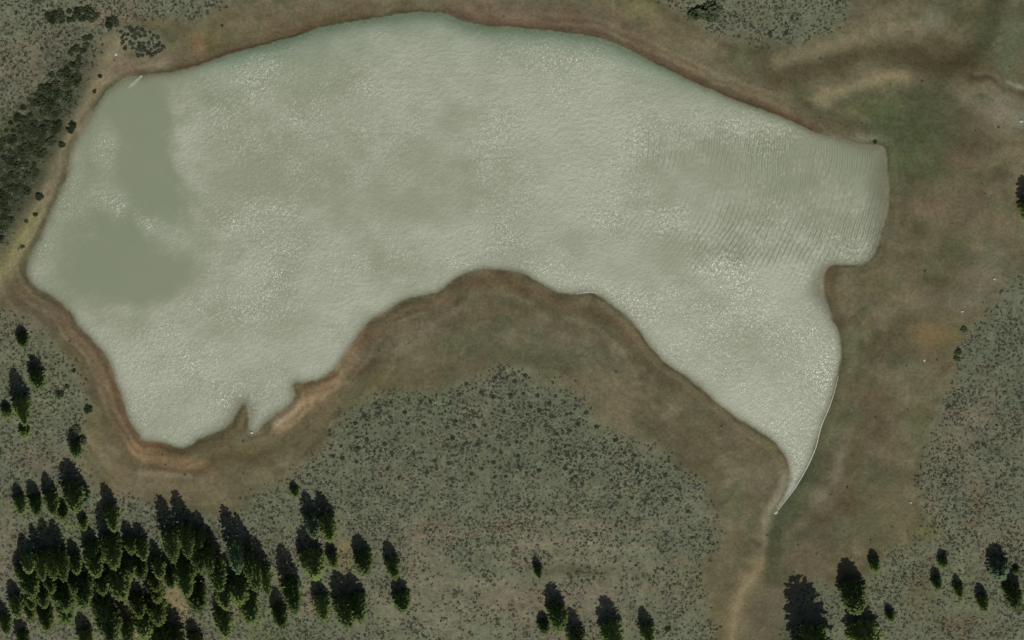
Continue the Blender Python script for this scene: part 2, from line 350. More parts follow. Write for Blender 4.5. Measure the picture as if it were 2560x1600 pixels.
def mat_leaf(name, c0, c1, scale=1.0, thin=.32):
    """leaf colour varying from plant to plant and from clump to clump"""
    m, n, l, b = new_mat(name)
    oi = n.new("ShaderNodeObjectInfo"); co = n.new("ShaderNodeTexCoord")
    no = n.new("ShaderNodeTexNoise"); no.inputs["Scale"].default_value = 3.0 * scale; no.inputs["Detail"].default_value = 3
    l.new(co.outputs["Object"], no.inputs["Vector"])
    ad = n.new("ShaderNodeMath"); ad.operation = 'ADD'; l.new(oi.outputs["Random"], ad.inputs[0]); l.new(no.outputs["Fac"], ad.inputs[1])
    mr = n.new("ShaderNodeMapRange"); mr.inputs[1].default_value = .35; mr.inputs[2].default_value = 1.65
    l.new(ad.outputs[0], mr.inputs[0])
    mx = n.new("ShaderNodeMix"); mx.data_type = 'RGBA'
    mx.inputs[6].default_value = (*c0, 1); mx.inputs[7].default_value = (*c1, 1)
    l.new(mr.outputs[0], mx.inputs[0]); l.new(mx.outputs[2], b.inputs["Base Color"])
    b.inputs["Roughness"].default_value = .9; b.inputs["Specular IOR Level"].default_value = 0.08
    if thin:
        t = n.new("ShaderNodeBsdfTranslucent"); br = n.new("ShaderNodeMix"); br.data_type = 'RGBA'; br.blend_type = 'MULTIPLY'; br.inputs[0].default_value = 1
        br.inputs[7].default_value = (1.5, 1.6, 1.1, 1); l.new(mx.outputs[2], br.inputs[6]); l.new(br.outputs[2], t.inputs["Color"])
        ms = n.new("ShaderNodeMixShader"); ms.inputs[0].default_value = thin
        l.new(b.outputs[0], ms.inputs[1]); l.new(t.outputs[0], ms.inputs[2]); l.new(ms.outputs[0], n["Material Output"].inputs["Surface"])
    return m

def mat_plain(name, col, var=.25, scale=3, rough=.9):
    m, n, l, b = new_mat(name)
    co = n.new("ShaderNodeTexCoord"); no = n.new("ShaderNodeTexNoise"); no.inputs["Scale"].default_value = scale; no.inputs["Detail"].default_value = 5
    l.new(co.outputs["Object"], no.inputs["Vector"])
    rp = n.new("ShaderNodeValToRGB")
    rp.color_ramp.elements[0].position = .3; rp.color_ramp.elements[1].position = .7
    rp.color_ramp.elements[0].color = (*[c * (1 - var) for c in col], 1); rp.color_ramp.elements[1].color = (*[min(1, c * (1 + var)) for c in col], 1)
    l.new(no.outputs["Fac"], rp.inputs[0]); l.new(rp.outputs[0], b.inputs["Base Color"])
    b.inputs["Roughness"].default_value = rough
    return m

def mat_water():
    m, n, l, b = new_mat("water")
    def attr(nm):
        q = n.new("ShaderNodeAttribute"); q.attribute_name = nm; return q
    dep, rip, swl, gli = attr("depth"), attr("ripple"), attr("swell"), attr("glitter")
    co = n.new("ShaderNodeTexCoord")
    # turbid grey green water
    big = n.new("ShaderNodeTexNoise"); big.inputs["Scale"].default_value = .03; big.inputs["Detail"].default_value = 5
    l.new(co.outputs["Object"], big.inputs["Vector"])
    mx = n.new("ShaderNodeMix"); mx.data_type = 'RGBA'
    mx.inputs[6].default_value = (*lin((114, 124, 99)), 1); mx.inputs[7].default_value = (*lin((121, 127, 103)), 1)
    l.new(big.outputs["Fac"], mx.inputs[0])
    alg = attr("algae"); m0 = mx
    mx = n.new("ShaderNodeMix"); mx.data_type = 'RGBA'; mx.inputs[7].default_value = (*lin((102, 126, 102)), 1)
    l.new(alg.outputs["Fac"], mx.inputs[0]); l.new(m0.outputs[2], mx.inputs[6])
    def noise(vec, sc, det, rough=.55, dist=0.0):
        q = n.new("ShaderNodeTexNoise"); q.inputs["Scale"].default_value = sc; q.inputs["Detail"].default_value = det
        q.inputs["Roughness"].default_value = rough; q.inputs["Distortion"].default_value = dist
        l.new(vec, q.inputs["Vector"]); return q.outputs["Fac"]
    def bump(h, dist):
        q = n.new("ShaderNodeBump"); q.inputs["Distance"].default_value = dist; q.inputs["Strength"].default_value = 1.0
        l.new(h, q.inputs["Height"]); return q.outputs[0]
    def bump2(h, dist):
        q = n.new("ShaderNodeBump"); q.inputs["Strength"].default_value = 1.0; l.new(dist, q.inputs["Distance"])
        l.new(h, q.inputs["Height"]); return q.outputs[0]
    def mixf(fac, x, y):
        q = n.new("ShaderNodeMix"); l.new(fac, q.inputs[0]) if not isinstance(fac, float) else setattr(q.inputs[0], "default_value", fac)
        l.new(x, q.inputs[2]); l.new(y, q.inputs[3]); return q.outputs[0]
    P_ = co.outputs["Object"]
    # wave trains running down the wind, their crests bending with the shore
    mp = n.new("ShaderNodeMapping"); mp.inputs["Location"].default_value = tuple(-ground(np.array(1250.), np.array(380.))); l.new(P_, mp.inputs["Vector"])
    wv_ = n.new("ShaderNodeTexWave"); wv_.wave_type = 'RINGS'; wv_.rings_direction = 'Z'; wv_.inputs["Scale"].default_value = .165; wv_.inputs["Distortion"].default_value = 9.0
    wv_.inputs["Detail"].default_value = 2; wv_.inputs["Detail Scale"].default_value = .22; l.new(mp.outputs[0], wv_.inputs["Vector"])
    ms = n.new("ShaderNodeMapping"); ms.inputs["Scale"].default_value = (1.0, .4, 1); ms.inputs["Rotation"].default_value = (0, 0, math.radians(17)); l.new(P_, ms.inputs["Vector"])
    streak = noise(ms.outputs[0], .8, 3)
    pat = n.new("ShaderNodeMapRange"); pat.inputs[1].default_value = .42; pat.inputs[2].default_value = .66; pat.inputs[3].default_value = .38; pat.inputs[4].default_value = 1.0
    l.new(noise(P_, .055, 3), pat.inputs[0])
    train = mixf(pat.outputs[0], wv_.outputs["Fac"], streak)
    soft_h = mixf(swl.outputs["Fac"], noise(P_, .55, 4, .6), train)
    dist_ = n.new("ShaderNodeMapRange"); dist_.inputs[3].default_value = .12; dist_.inputs[4].default_value = .36; l.new(swl.outputs["Fac"], dist_.inputs[0])
    mw = n.new("ShaderNodeMapping"); mw.inputs["Scale"].default_value = (1.0, .55, 1); mw.inputs["Rotation"].default_value = (0, 0, math.radians(-35)); l.new(P_, mw.inputs["Vector"])
    fine_h = mixf(swl.outputs["Fac"], noise(mw.outputs[0], 1.0, 2, .5), noise(ms.outputs[0], 1.15, 2, .6))
    def water_lobe(rough, nrm):
        q = n.new("ShaderNodeBsdfPrincipled"); q.inputs["Roughness"].default_value = rough; q.inputs["IOR"].default_value = 1.33
        l.new(mx.outputs[2], q.inputs["Base Color"])
        if nrm is not None: l.new(nrm, q.inputs["Normal"])
        return q.outputs[0]
    n.remove(b)
    def mixs(fac, x, y):
        q = n.new("ShaderNodeMixShader"); l.new(fac, q.inputs[0]); l.new(x, q.inputs[1]); l.new(y, q.inputs[2]); return q
    # calm facets, soft ripples and sharp glinting wavelets, shared out by the wind
    rippled = mixs(gli.outputs["Fac"], water_lobe(SOFT_ROUGH, bump2(soft_h, dist_.outputs[0])), water_lobe(GLINT_ROUGH, bump(fine_h, GLINT_WAVE)))
    m1 = mixs(rip.outputs["Fac"], water_lobe(.08, None), rippled.outputs[0])
    tr = n.new("ShaderNodeBsdfTransparent")
    m2 = n.new("ShaderNodeMixShader"); l.new(dep.outputs["Fac"], m2.inputs[0]); l.new(tr.outputs[0], m2.inputs[1]); l.new(m1.outputs[0], m2.inputs[2])
    l.new(m2.outputs[0], n["Material Output"].inputs["Surface"])
    return m
SOFT_ROUGH = 0.38
GLINT_ROUGH, GLINT_WAVE = 0.18, 0.48

M_SOIL = mat_soil(); M_WATER = mat_water()
M_NEEDLE = mat_leaf("needles", (.090, .132, .040), (.235, .300, .100))
M_OLIVE = mat_leaf("olive_needles", (.105, .140, .036), (.210, .265, .080))
M_PALE = mat_leaf("pale_needles", (.095, .150, .080), (.190, .260, .145))
M_BARK = mat_plain("bark", (.06, .042, .03), .3, 6)
M_BUSH = mat_leaf("bush_leaves", (.026, .040, .018), (.100, .122, .064), .6, .2)
M_SAGE = mat_leaf("sage_leaves", (.044, .051, .033), (.092, .102, .068), .6, .2)
M_SCRUB = mat_attr("scrub_leaves", "leaf")
M_ROCK = mat_plain("pale_rock", (.50, .48, .43), .2, 2)
M_FOAM = mat_plain("foam", (.40, .41, .34), .2, 1.2, .8)

# ---------------------------------------------------------------- mesh tools
def mesh_np(name, co, faces_flat, loops_per, mat, smooth=False):
    me = bpy.data.meshes.new(name)
    nf = len(faces_flat) // loops_per
    me.vertices.add(len(co)); me.vertices.foreach_set("co", np.ascontiguousarray(co, dtype=np.float32).ravel())
    me.loops.add(len(faces_flat)); me.loops.foreach_set("vertex_index", np.ascontiguousarray(faces_flat, dtype=np.int32))
    me.polygons.add(nf); me.polygons.foreach_set("loop_start", np.arange(0, nf * loops_per, loops_per, dtype=np.int32))
    me.update(calc_edges=True); me.validate()
    me.materials.append(mat)
    me.polygons.foreach_set("use_smooth", np.full(nf, smooth))
    return me

def add_obj(name, me, parent=None):
    o = bpy.data.objects.new(name, me); scene.collection.objects.link(o)
    if parent: o.parent = parent
    return o

def set_attr(me, name, typ, val):
    a = me.attributes.new(name, typ, 'POINT')
    a.data.foreach_set("color" if typ == 'FLOAT_COLOR' else "value", np.ascontiguousarray(val, dtype=np.float32).ravel())

def grid_faces(nr, nc):
    i = np.arange(nr * nc).reshape(nr, nc)
    return np.stack([i[:-1, :-1], i[1:, :-1], i[1:, 1:], i[:-1, 1:]], -1).reshape(-1, 4)

# ---------------------------------------------------------------- ground
GS = 3.2
ua = np.concatenate([np.array([-26000, -14000, -7000, -3600, -2000, -1200, -700, -400, -250, -150]), np.arange(-80, 2641, GS), np.array([2710, 2810, 2960, 3260, 3800, 4600, 6200, 9600, 17000, 29000])])
va = np.concatenate([np.array([-26000, -14000, -7000, -3600, -2000, -1200, -700, -400, -250, -150]), np.arange(-80, 1721, GS), np.array([1790, 1890, 2040, 2340, 2900, 3700, 5300, 8700, 16000, 28000])])
# photo grid -> plain ground axes (affine near the frame, so far cells stay on the plane)
U, V = np.meshgrid(ua, va)
Uc = np.clip(U, -400, 2960); Vc = np.clip(V, -400, 2000)
D, Z, SC, CR = fields(Uc, Vc)
COL = soil_colour(Uc, Vc, D, Z, SC, CR)
Pg = ground(Uc, Vc, Z)
Pg[..., 0] += (U - Uc) * PX; Pg[..., 1] -= (V - Vc) * PX / math.cos(THETA)
gm = mesh_np("ground", Pg.reshape(-1, 3), grid_faces(len(va), len(ua))[:, ::1].ravel(), 4, M_SOIL, True)
set_attr(gm, "soil", 'FLOAT_COLOR', np.concatenate([COL, np.ones(COL.shape[:2] + (1,))], -1).reshape(-1, 4))
g = add_obj("ground", gm); g["kind"] = "structure"

def height(u, v):
    i = np.clip(np.searchsorted(va, v) - 1, 0, len(va) - 2); j = np.clip(np.searchsorted(ua, u) - 1, 0, len(ua) - 2)
    fy = (v - va[i]) / (va[i + 1] - va[i]); fx = (u - ua[j]) / (ua[j + 1] - ua[j])
    return (Z[i, j] * (1 - fx) + Z[i, j + 1] * fx) * (1 - fy) + (Z[i + 1, j] * (1 - fx) + Z[i + 1, j + 1] * fx) * fy

def look(u, v, A):
    i = np.clip(np.searchsorted(va, v), 0, len(va) - 1); j = np.clip(np.searchsorted(ua, u), 0, len(ua) - 1)
    return A[i, j]

def put(u, v):
    return Vector(ground(np.array(u, float), np.array(v, float), height(np.array(u, float), np.array(v, float))))

# ---------------------------------------------------------------- reservoir water
wu = np.arange(30, 2270, 5.0); wv = np.arange(10, 1310, 5.0)
WU, WV = np.meshgrid(wu, wv)
Dw, Zw, _, _ = fields(WU, WV)
Pw = ground(WU, WV, 0.0)
f = grid_faces(len(wv), len(wu))
keep = (Dw.ravel()[f].min(1) < 6)
f = f[keep]
used, inv = np.unique(f.ravel(), return_inverse=True)
depth = 1 - np.exp(-np.maximum(-Zw, 0) / .11)
calm = np.clip(blob(WU, WV, 345, 320, 105, 190, 6, 700) + .55 * blob(WU, WV, 270, 290, 60, 110, 25, 705) + .5 * blob(WU, WV, 250, 540, 130, 60, 0, 706) + blob(WU, WV, 395, 500, 75, 110, 0, 702) + blob(WU, WV, 230, 670, 170, 95, 10, 701) * 1.1
               + blob(WU, WV, 430, 660, 90, 80, 0, 703) * .6 + .5 * blob(WU, WV, 560, 250, 80, 34, -15, 704), 0, 1)
calm = sstep(.05, .95, calm + fbm(WU / 60, WV / 60, 710, 5) * .8) * .95
lee = np.exp(-np.maximum(-Dw, 0) / 26) * sstep(640, 250, WV) * sstep(300, 420, WU)
edge = np.exp(-np.maximum(-Dw, 0) / 9)
patch = np.clip(blob(WU, WV, 262, 365, 26, 38, 0, 720) + blob(WU, WV, 155, 505, 36, 40, 0, 721) + blob(WU, WV, 108, 630, 20, 40, 15, 722) + blob(WU, WV, 368, 560, 26, 20, 20, 723)
                + blob(WU, WV, 270, 495, 46, 26, 10, 724) * .8 + blob(WU, WV, 300, 515, 14, 30, 20, 725) + blob(WU, WV, 430, 590, 40, 30, 40, 726) * .6, 0, 1)
algae = np.clip(np.exp(-np.maximum(-Dw, 0) / 42) * sstep(330, 120, WV) * sstep(420, 600, WU) * 1.1 + calm * .13, 0, 1)
gust = .55 + fbm(WU / 210, WV / 150, 730, 5) * 2.3 + fbm(WU / 45, WV / 32, 740, 4) * .9
calm = np.clip(calm * (1 - patch * .6), 0, 1)
ripple = np.clip((.33 + .56 * np.clip(gust, 0, 1)) * (1 - calm * .96) * (1 - lee * .9) * (1 - edge * .3) + patch * .6 * calm, 0, 1)
glitter = np.clip(.21 + .04 * sstep(700, 900, WV) + fbm(WU / 140, WV / 110, 760, 5) * 1.0 + patch * .45, .05, .55) * (1 - edge * .7)
swell = sstep(1450, 2020, WU + fbm(WU / 160, WV / 160, 750, 3) * 600) * (1 - .85 * sstep(600, 780, WV + fbm(WU / 120, WV / 120, 755, 3) * 200)) * sstep(280, 380, WV + (WU - 2000) * -.1)
wm = mesh_np("water", Pw.reshape(-1, 3)[used], inv.ravel(), 4, M_WATER, True)
set_attr(wm, "depth", 'FLOAT', depth.ravel()[used])
set_attr(wm, "ripple", 'FLOAT', ripple.ravel()[used])
set_attr(wm, "glitter", 'FLOAT', glitter.ravel()[used])
set_attr(wm, "algae", 'FLOAT', algae.ravel()[used])
set_attr(wm, "swell", 'FLOAT', swell.ravel()[used])
w = add_obj("water", wm); w["kind"] = "structure"

# ---------------------------------------------------------------- foam
def foam_ribbon(pts, wid, label, mat=None):
    p = smooth_poly(pts, 3, False); n = len(p)
    t = np.gradient(p, axis=0); t /= np.linalg.norm(t, axis=1)[:, None]
    nm = np.stack([-t[:, 1], t[:, 0]], 1)
    ww = wid * (.8 + .4 * rng.random(n)) * np.sin(np.linspace(.08, math.pi - .08, n)) ** .6
    rows = []
    for k, hgt in ((-1, .0), (-.4, .02), (.4, .02), (1, .0)):
        q = p + nm * (ww * k)[:, None]
        rows.append(ground(q[:, 0], q[:, 1], np.maximum(height(q[:, 0], q[:, 1]), 0) + .012 + hgt))
    co = np.stack(rows, 1)
    o = add_obj("foam", mesh_np("foam", co.reshape(-1, 3), grid_faces(n, 4).ravel(), 4, mat or M_FOAM, True))
    o["kind"] = "stuff"; o["label"] = label; o["category"] = "foam"
foam_ribbon([(2096,940),(2085,985),(2069,1030),(2052,1065),(2042,1115),(2022,1162),(1990,1218),(1962,1254),(1940,1282)], 1.25,
            "thin white foam line along the east bank of the narrowing outlet")
foam_ribbon([(320,221),(330,212),(340,204),(350,194),(356,189)], 3.6, "short pale streak of foam in the upper left corner of the reservoir", mat_plain("thin_foam", (.275, .29, .235), .2, .8, .9))
foam_ribbon([(1440,735),(1470,729),(1495,733)], 1.0, "thin white foam line on the shore of the middle peninsula")

# ---------------------------------------------------------------- conifers
def leaf_quads(centres, dirs, size, r, flat=False):
    """small ragged leaf sprays: one quad each, lying along dirs"""
    n = len(centres)
    a = dirs + r.normal(0, .35, (n, 3)); a /= np.linalg.norm(a, axis=1)[:, None] + 1e-9
    if flat:
        a[:, 2] *= .45; b = np.cross(a, np.array([0, 0, 1.0]) + r.normal(0, .38, (n, 3)))
    else:
        b = np.cross(a, r.normal(0, 1, (n, 3)))
    b = b; b /= np.linalg.norm(b, axis=1)[:, None] + 1e-9
    s = size * (.6 + .8 * r.random((n, 1)))
    return np.stack([centres - a * s, centres + b * s * .55, centres + a * s, centres - b * s * .55], 1)

def conifer_crown(seed, wide, mat, H=14.0, R=3.0):
    r = np.random.default_rng(seed); cs = []; ds = []
    z = .07
    while z < .985:
        prof = (1 - z ** 1.5) ** wide * min(1, .62 + z * 2.2) * 1.18
        nb = int(r.integers(6, 10)) if z < .8 else 5
        ph = r.random() * 6.28
        for k in range(nb):
            if r.random() < .06: continue
            a = ph + k * 6.283 / nb + r.normal(0, .2)
            L = R * prof * (.84 + .34 * r.random()) + .10
            m = max(4, int(6 + L * 4.2))
            t = np.sqrt(r.random(m)) * L
            zz = z * H - t * (.30 - .25 * z) + r.normal(0, .16, m)
            side = r.normal(0, .14, m) * (.5 + t / R)
            cs.append(np.stack([math.cos(a) * t - math.sin(a) * side, math.sin(a) * t + math.cos(a) * side, zz], 1))
            ds.append(np.tile([math.cos(a), math.sin(a), -.25], (m, 1)))
        z += .052 * (.7 + .6 * r.random())
    c = np.concatenate(cs); d = np.concatenate(ds)
    q = leaf_quads(c, d, .44, r, True)
    return mesh_np("crown", q.reshape(-1, 3), np.arange(len(q) * 4), 4, mat)

def trunk_mesh(seed, H=14.0, r0=.24):
    r = np.random.default_rng(seed); co = []; fs = []
    def tube(pts, rads, n=6):
        base = len(co)
        for p, rad in zip(pts, rads):
            for k in range(n):
                a = 6.283 * k / n; co.append((p[0] + rad * math.cos(a), p[1] + rad * math.sin(a), p[2]))
        for i in range(len(pts) - 1):
            for k in range(n):
                fs.append((base + i * n + k, base + i * n + (k + 1) % n, base + (i + 1) * n + (k + 1) % n, base + (i + 1) * n + k))
    tube([(0, 0, -.4), (.02, 0, .5), (.05, .03, H * .45), (0, .02, H * .96)], [r0 * 1.4, r0, r0 * .6, .03])
    for k in range(9):
        z = H * (.1 + .08 * k); a = r.random() * 6.28; L = 1.5 * (1 - z / H) + .3
        tube([(0, 0, z), (math.cos(a) * L * .5, math.sin(a) * L * .5, z + .1), (math.cos(a) * L, math.sin(a) * L, z - .1)], [.07, .05, .02], 4)
    return mesh_np("trunk", np.array(co), np.array(fs).ravel(), 4, M_BARK, True)

TRUNKS = [trunk_mesh(s) for s in (1, 2)]
CROWNS = {'d': [conifer_crown(10 + k, w_, M_NEEDLE) for k, w_ in enumerate((.60, .52, .70, .46, .56))],
          'o': [conifer_crown(20 + k, w_, M_OLIVE) for k, w_ in enumerate((.52, .6))],
          'p': [conifer_crown(30 + k, w_, M_PALE) for k, w_ in enumerate((.5, .62))]}

# lit tip of each tree in the photo (x, y), crown radius in px, tone, and spindle length (0: usual)
GROVE = [
 (76,1431,18,'d',0),(58,1452,14,'d',0),(112,1451,17,'d',130),(139,1447,17,'d',140),(165,1451,18,'d',140),(195,1434,16,'d',0),
 (235,1391,14,'d',0),(245,1441,24,'d',0),(290,1421,22,'d',150),(331,1384,15,'d',0),(362,1399,17,'d',0),(356,1447,17,'d',0),(403,1447,18,'d',0),
 (438,1404,19,'d',150),(475,1391,20,'d',150),(261,1485,21,'d',0),(306,1494,29,'d',0),(393,1477,17,'o',0),(397,1505,18,'o',0),(83,1494,24,'d',0),
 (132,1482,17,'d',0),(83,1522,16,'d',0),(114,1519,18,'d',0),(169,1526,24,'d',0),(215,1516,25,'d',0),(48,1543,18,'d',0),(80,1550,14,'o',0),
 (122,1576,19,'o',0),(170,1555,20,'d',0),(265,1553,20,'d',0),(283,1605,32,'d',0),(352,1543,19,'o',0),(400,1560,23,'o',0),(367,1594,23,'d',0),
 (460,1434,14,'o',0),(64,1624,16,'d',0),(222,1628,18,'d',0),(410,1645,28,'d',0),(448,1650,26,'d',0),(497,1640,18,'d',0),
 (529,1431,17,'d',140),(502,1368,16,'d',0),(472,1490,24,'d',150),(499,1527,24,'d',0),(598,1431,20,'p',150),(628,1447,17,'d',150),
 (552,1477,22,'d',150),(568,1522,23,'d',0),(605,1507,24,'d',0),(644,1477,20,'d',150),(672,1487,17,'d',130),(631,1555,25,'d',0),(568,1593,22,'d',0),
 (505,1430,20,'d',140),(330,1440,18,'d',0),(430,1470,16,'d',0),(190,1482,19,'d',0),(20,1585,16,'d',0),(145,1505,16,'d',0),(325,1610,20,'d',0)]
LONE = [
 (56,1284,15,'d',70,"slim dark conifer at the left end of the small row left of the beach"),
 (96,1287,15,'d',82,"second slim conifer from the left in the small row left of the beach"),
 (137,1287,17,'d',98,"third slim conifer from the left in the small row left of the beach"),
 (160,1298,14,'o',50,"small yellow green conifer in front of the small row left of the beach"),
 (194,1276,25,'d',115,"broad dark conifer at the right end of the small row by the beach"),
 (212,1258,17,'p',60,"narrow pale green conifer on the beach edge, right of the broad dark one"),
 (212,1325,11,'o',50,"tiny yellow green conifer alone below the right end of the small row"),
 (288,1328,19,'d',110,"slender dark conifer standing by itself below the beach, above the grove"),
 (194,1143,14,'d',62,"dark conifer at the corner of scrub and beach, above the small row"),
 (707,1570,18,'d',96,"slender conifer right of the grove's bottom right corner"),
 (740,1530,25,'d',152,"tallest slim conifer standing apart along the grove's right edge"),
 (788,1345,19,'p',105,"pale green conifer, left one of the close pair right of the grove"),
 (826,1353,22,'d',110,"dark broad conifer, right one of the close pair right of the grove"),
 (790,1444,27,'d',116,"broad dark conifer directly below the close pair right of the grove"),
 (836,1417,13,'o',64,"small olive conifer right of the broad one below the close pair"),
 (813,1550,20,'d',102,"leftmost of three dark conifers side by side right of the grove"),
 (872,1566,25,'d',128,"middle and broadest of three dark conifers side by side right of the grove"),
 (902,1553,23,'d',113,"rightmost of three dark conifers side by side right of the grove"),
 (915,1434,20,'d',90,"lone dark conifer above the rightmost of the three side by side"),
 (988,1447,17,'d',87,"slim lone conifer, upper one of two far right of the grove"),
 (1009,1527,21,'d',78,"short stout conifer, lower one of two far right of the grove"),
 (740,1243,10,'d',38,"tiny dark conifer in scrub just above the close pair"),
 (1349,1446,10,'d',52,"small round topped conifer alone in the scrub at bottom centre"),
 (1400,1572,22,'d',104,"tall dark conifer at bottom centre, leftmost tall one of the scattered row"),
 (1364,1582,14,'d',50,"short conifer just left of the tall one at bottom centre"),
 (1450,1640,22,'d',110,"dark conifer cut by the bottom edge right of the tall bottom centre one"),
 (1540,1632,26,'d',130,"broad dark conifer cut by the bottom edge at bottom centre right"),
 (1625,1612,17,'d',88,"slim conifer cut by the bottom edge, rightmost of the bottom centre row"),
 (2052,1720,46,'d',255,"largest dark conifer at the bottom edge right of the outlet stream"),
 (2140,1530,30,'d',120,"broad dark conifer, upper of two stacked right of the largest one"),
 (2168,1640,38,'d',130,"very broad conifer at the bottom edge below another broad conifer"),
 (2190,1430,13,'d',50,"small conifer on the mud flat above the broad pair"),
 (2228,1552,12,'d',40,"small conifer right of the very broad bottom edge conifer"),
 (2360,1420,12,'d',44,"small dark conifer, uppermost of four little ones at lower right"),
 (2345,1474,12,'d',52,"small dark conifer just below left of the uppermost little one"),
 (2400,1494,12,'d',54,"small thin conifer in yellowish grass at lower right"),
 (2460,1527,14,'d',64,"small dark conifer left of the tall pair at the right edge"),
 (2500,1447,25,'p',80,"pale green bushy conifer, upper one of the right edge pair"),
 (2538,1522,20,'d',105,"dark slender conifer, lower one of the right edge pair"),
 (2541,1434,9,'d',22,"tiny round conifer right of the pale bushy one"),
 (61,866,14,'d',46,"small dark conifer by the left edge, uppermost below the dam"),
 (100,971,18,'d',74,"dark conifer in green scrub near the left edge, right of the tallest"),
 (66,1062,20,'d',128,"tallest conifer near the left edge below the dam"),
 (20,1043,12,'d',38,"stubby dark conifer at the left edge beside the tallest one"),
 (64,1092,13,'d',32,"small squat conifer just under the tallest one near the left edge"),
 (2582,572,24,'d',120,"dark conifer half cut off by the right edge of the picture"),
]
LEAN = np.array([.20, 1.0]); LEAN /= np.linalg.norm(LEAN)

def conifer(k, tip, rad, tone, L, label, group):
    L = L or 4.9 * rad
    lean = .5 * L
    h = lean * PX / math.sin(THETA)
    bu, bv = np.array(tip) - LEAN * lean
    root = bpy.data.objects.new("conifer_tree", None); scene.collection.objects.link(root)
    root.empty_display_size = 1
    root.location = put(bu, bv)
    root.rotation_euler = (0, 0, random.random() * 6.28)
    s = rad * PX / 3.0
    root.scale = (s, s, h / 14.0)
    root["label"] = label; root["category"] = "tree"; root["group"] = group
    V_ = CROWNS[tone]
    add_obj("crown", V_[k % len(V_)], root)
    add_obj("trunk", TRUNKS[k % 2], root)
    return root

for k, (x, y, r_, t_, L_, lab) in enumerate(LONE):
    conifer(k, (x, y), r_, t_, L_, lab, "conifers scattered around the reservoir")

LM = [("the tan grove clearing", 440, 1505), ("the pink grove clearing", 320, 1562),
      ("the reddish grove gap", 216, 1474), ("the grove's bottom left end", 20, 1560), ("the grove's top right shoulder", 560, 1400)]
SECT = ["right of", "below right of", "below", "below left of", "left of", "above left of", "above", "above right of"]
ORD = ["nearest", "second nearest", "third nearest", "fourth nearest", "fifth nearest", "sixth nearest", "seventh nearest", "eighth nearest", "ninth nearest"]
TONE = {'d': "dark green", 'o': "olive green", 'p': "pale bluish"}
slots = {}
for i, (x, y, r_, t_, L_) in enumerate(GROVE):
    j = min(range(len(LM)), key=lambda q: (LM[q][1] - x) ** 2 + (LM[q][2] - y) ** 2)
    s_ = int(round(math.atan2(y - LM[j][2], x - LM[j][1]) / (math.pi / 4))) % 8
    slots.setdefault((j, s_), []).append((math.hypot(x - LM[j][1], y - LM[j][2]), i))
for (j, s_), lst in slots.items():
    for rank, (_, i) in enumerate(sorted(lst)):
        x, y, r_, t_, L_ = GROVE[i]
        size = "slim" if r_ < 17 else ("broad" if r_ >= 23 else "mid sized")
        which = "conifer" if len(lst) == 1 else "conifer, %s" % ORD[rank]
        conifer(i, (x, y), r_, t_, L_, "%s %s %s %s %s" % (size, TONE[t_], which, SECT[s_], LM[j][0]), "conifers crowded in the lower left grove")

# ---------------------------------------------------------------- single bushes
def bush_mesh(seed, mat, n=150):
    r = np.random.default_rng(seed)
    v = r.normal(0, 1, (n, 3)); v[:, 2] = np.abs(v[:, 2]); v /= np.linalg.norm(v, axis=1)[:, None]
    rad = (.55 + .45 * r.random((n, 1))) * (1 + .10 * np.sin(3 * np.arctan2(v[:, 1:2], v[:, 0:1]) + seed) + .08 * np.sin(5 * np.arctan2(v[:, 1:2], v[:, 0:1])))
    c = v * rad * np.array([1, 1, .62])
    q = leaf_quads(c, v, .27, r, True)
    return mesh_np("bush", q.reshape(-1, 3), np.arange(n * 4), 4, mat)
BUSH = [bush_mesh(40 + k, M_BUSH) for k in range(4)]
SAGE = [bush_mesh(50 + k, M_SAGE, 110) for k in range(4)]

def bush(name, me, u, v, rpx, hscale, label, group):
    o = add_obj(name, me)
    o.location = put(u, v); o.rotation_euler = (0, 0, random.random() * 6.28)
    s = rpx * PX; o.scale = (s, s * 1.1, s * hscale)
    o["label"] = label; o["category"] = "bush"; o["group"] = group

def inside(P, u, v):
    return bool(seg_dist(np.array([u], float), np.array([v], float), P, True)[0] < 0)

def scatter(P, n, mind, box, taken):
    out = []
    tries = 0
    while len(out) < n and tries < 60000:
        tries += 1
        u = random.uniform(box[0], box[2]); v = random.uniform(box[1], box[3])
        if not inside(P, u, v): continue
        if any((u - a) ** 2 + (v - b) ** 2 < mind * mind for a, b in taken): continue
        taken.append((u, v)); out.append((u, v))
    return out

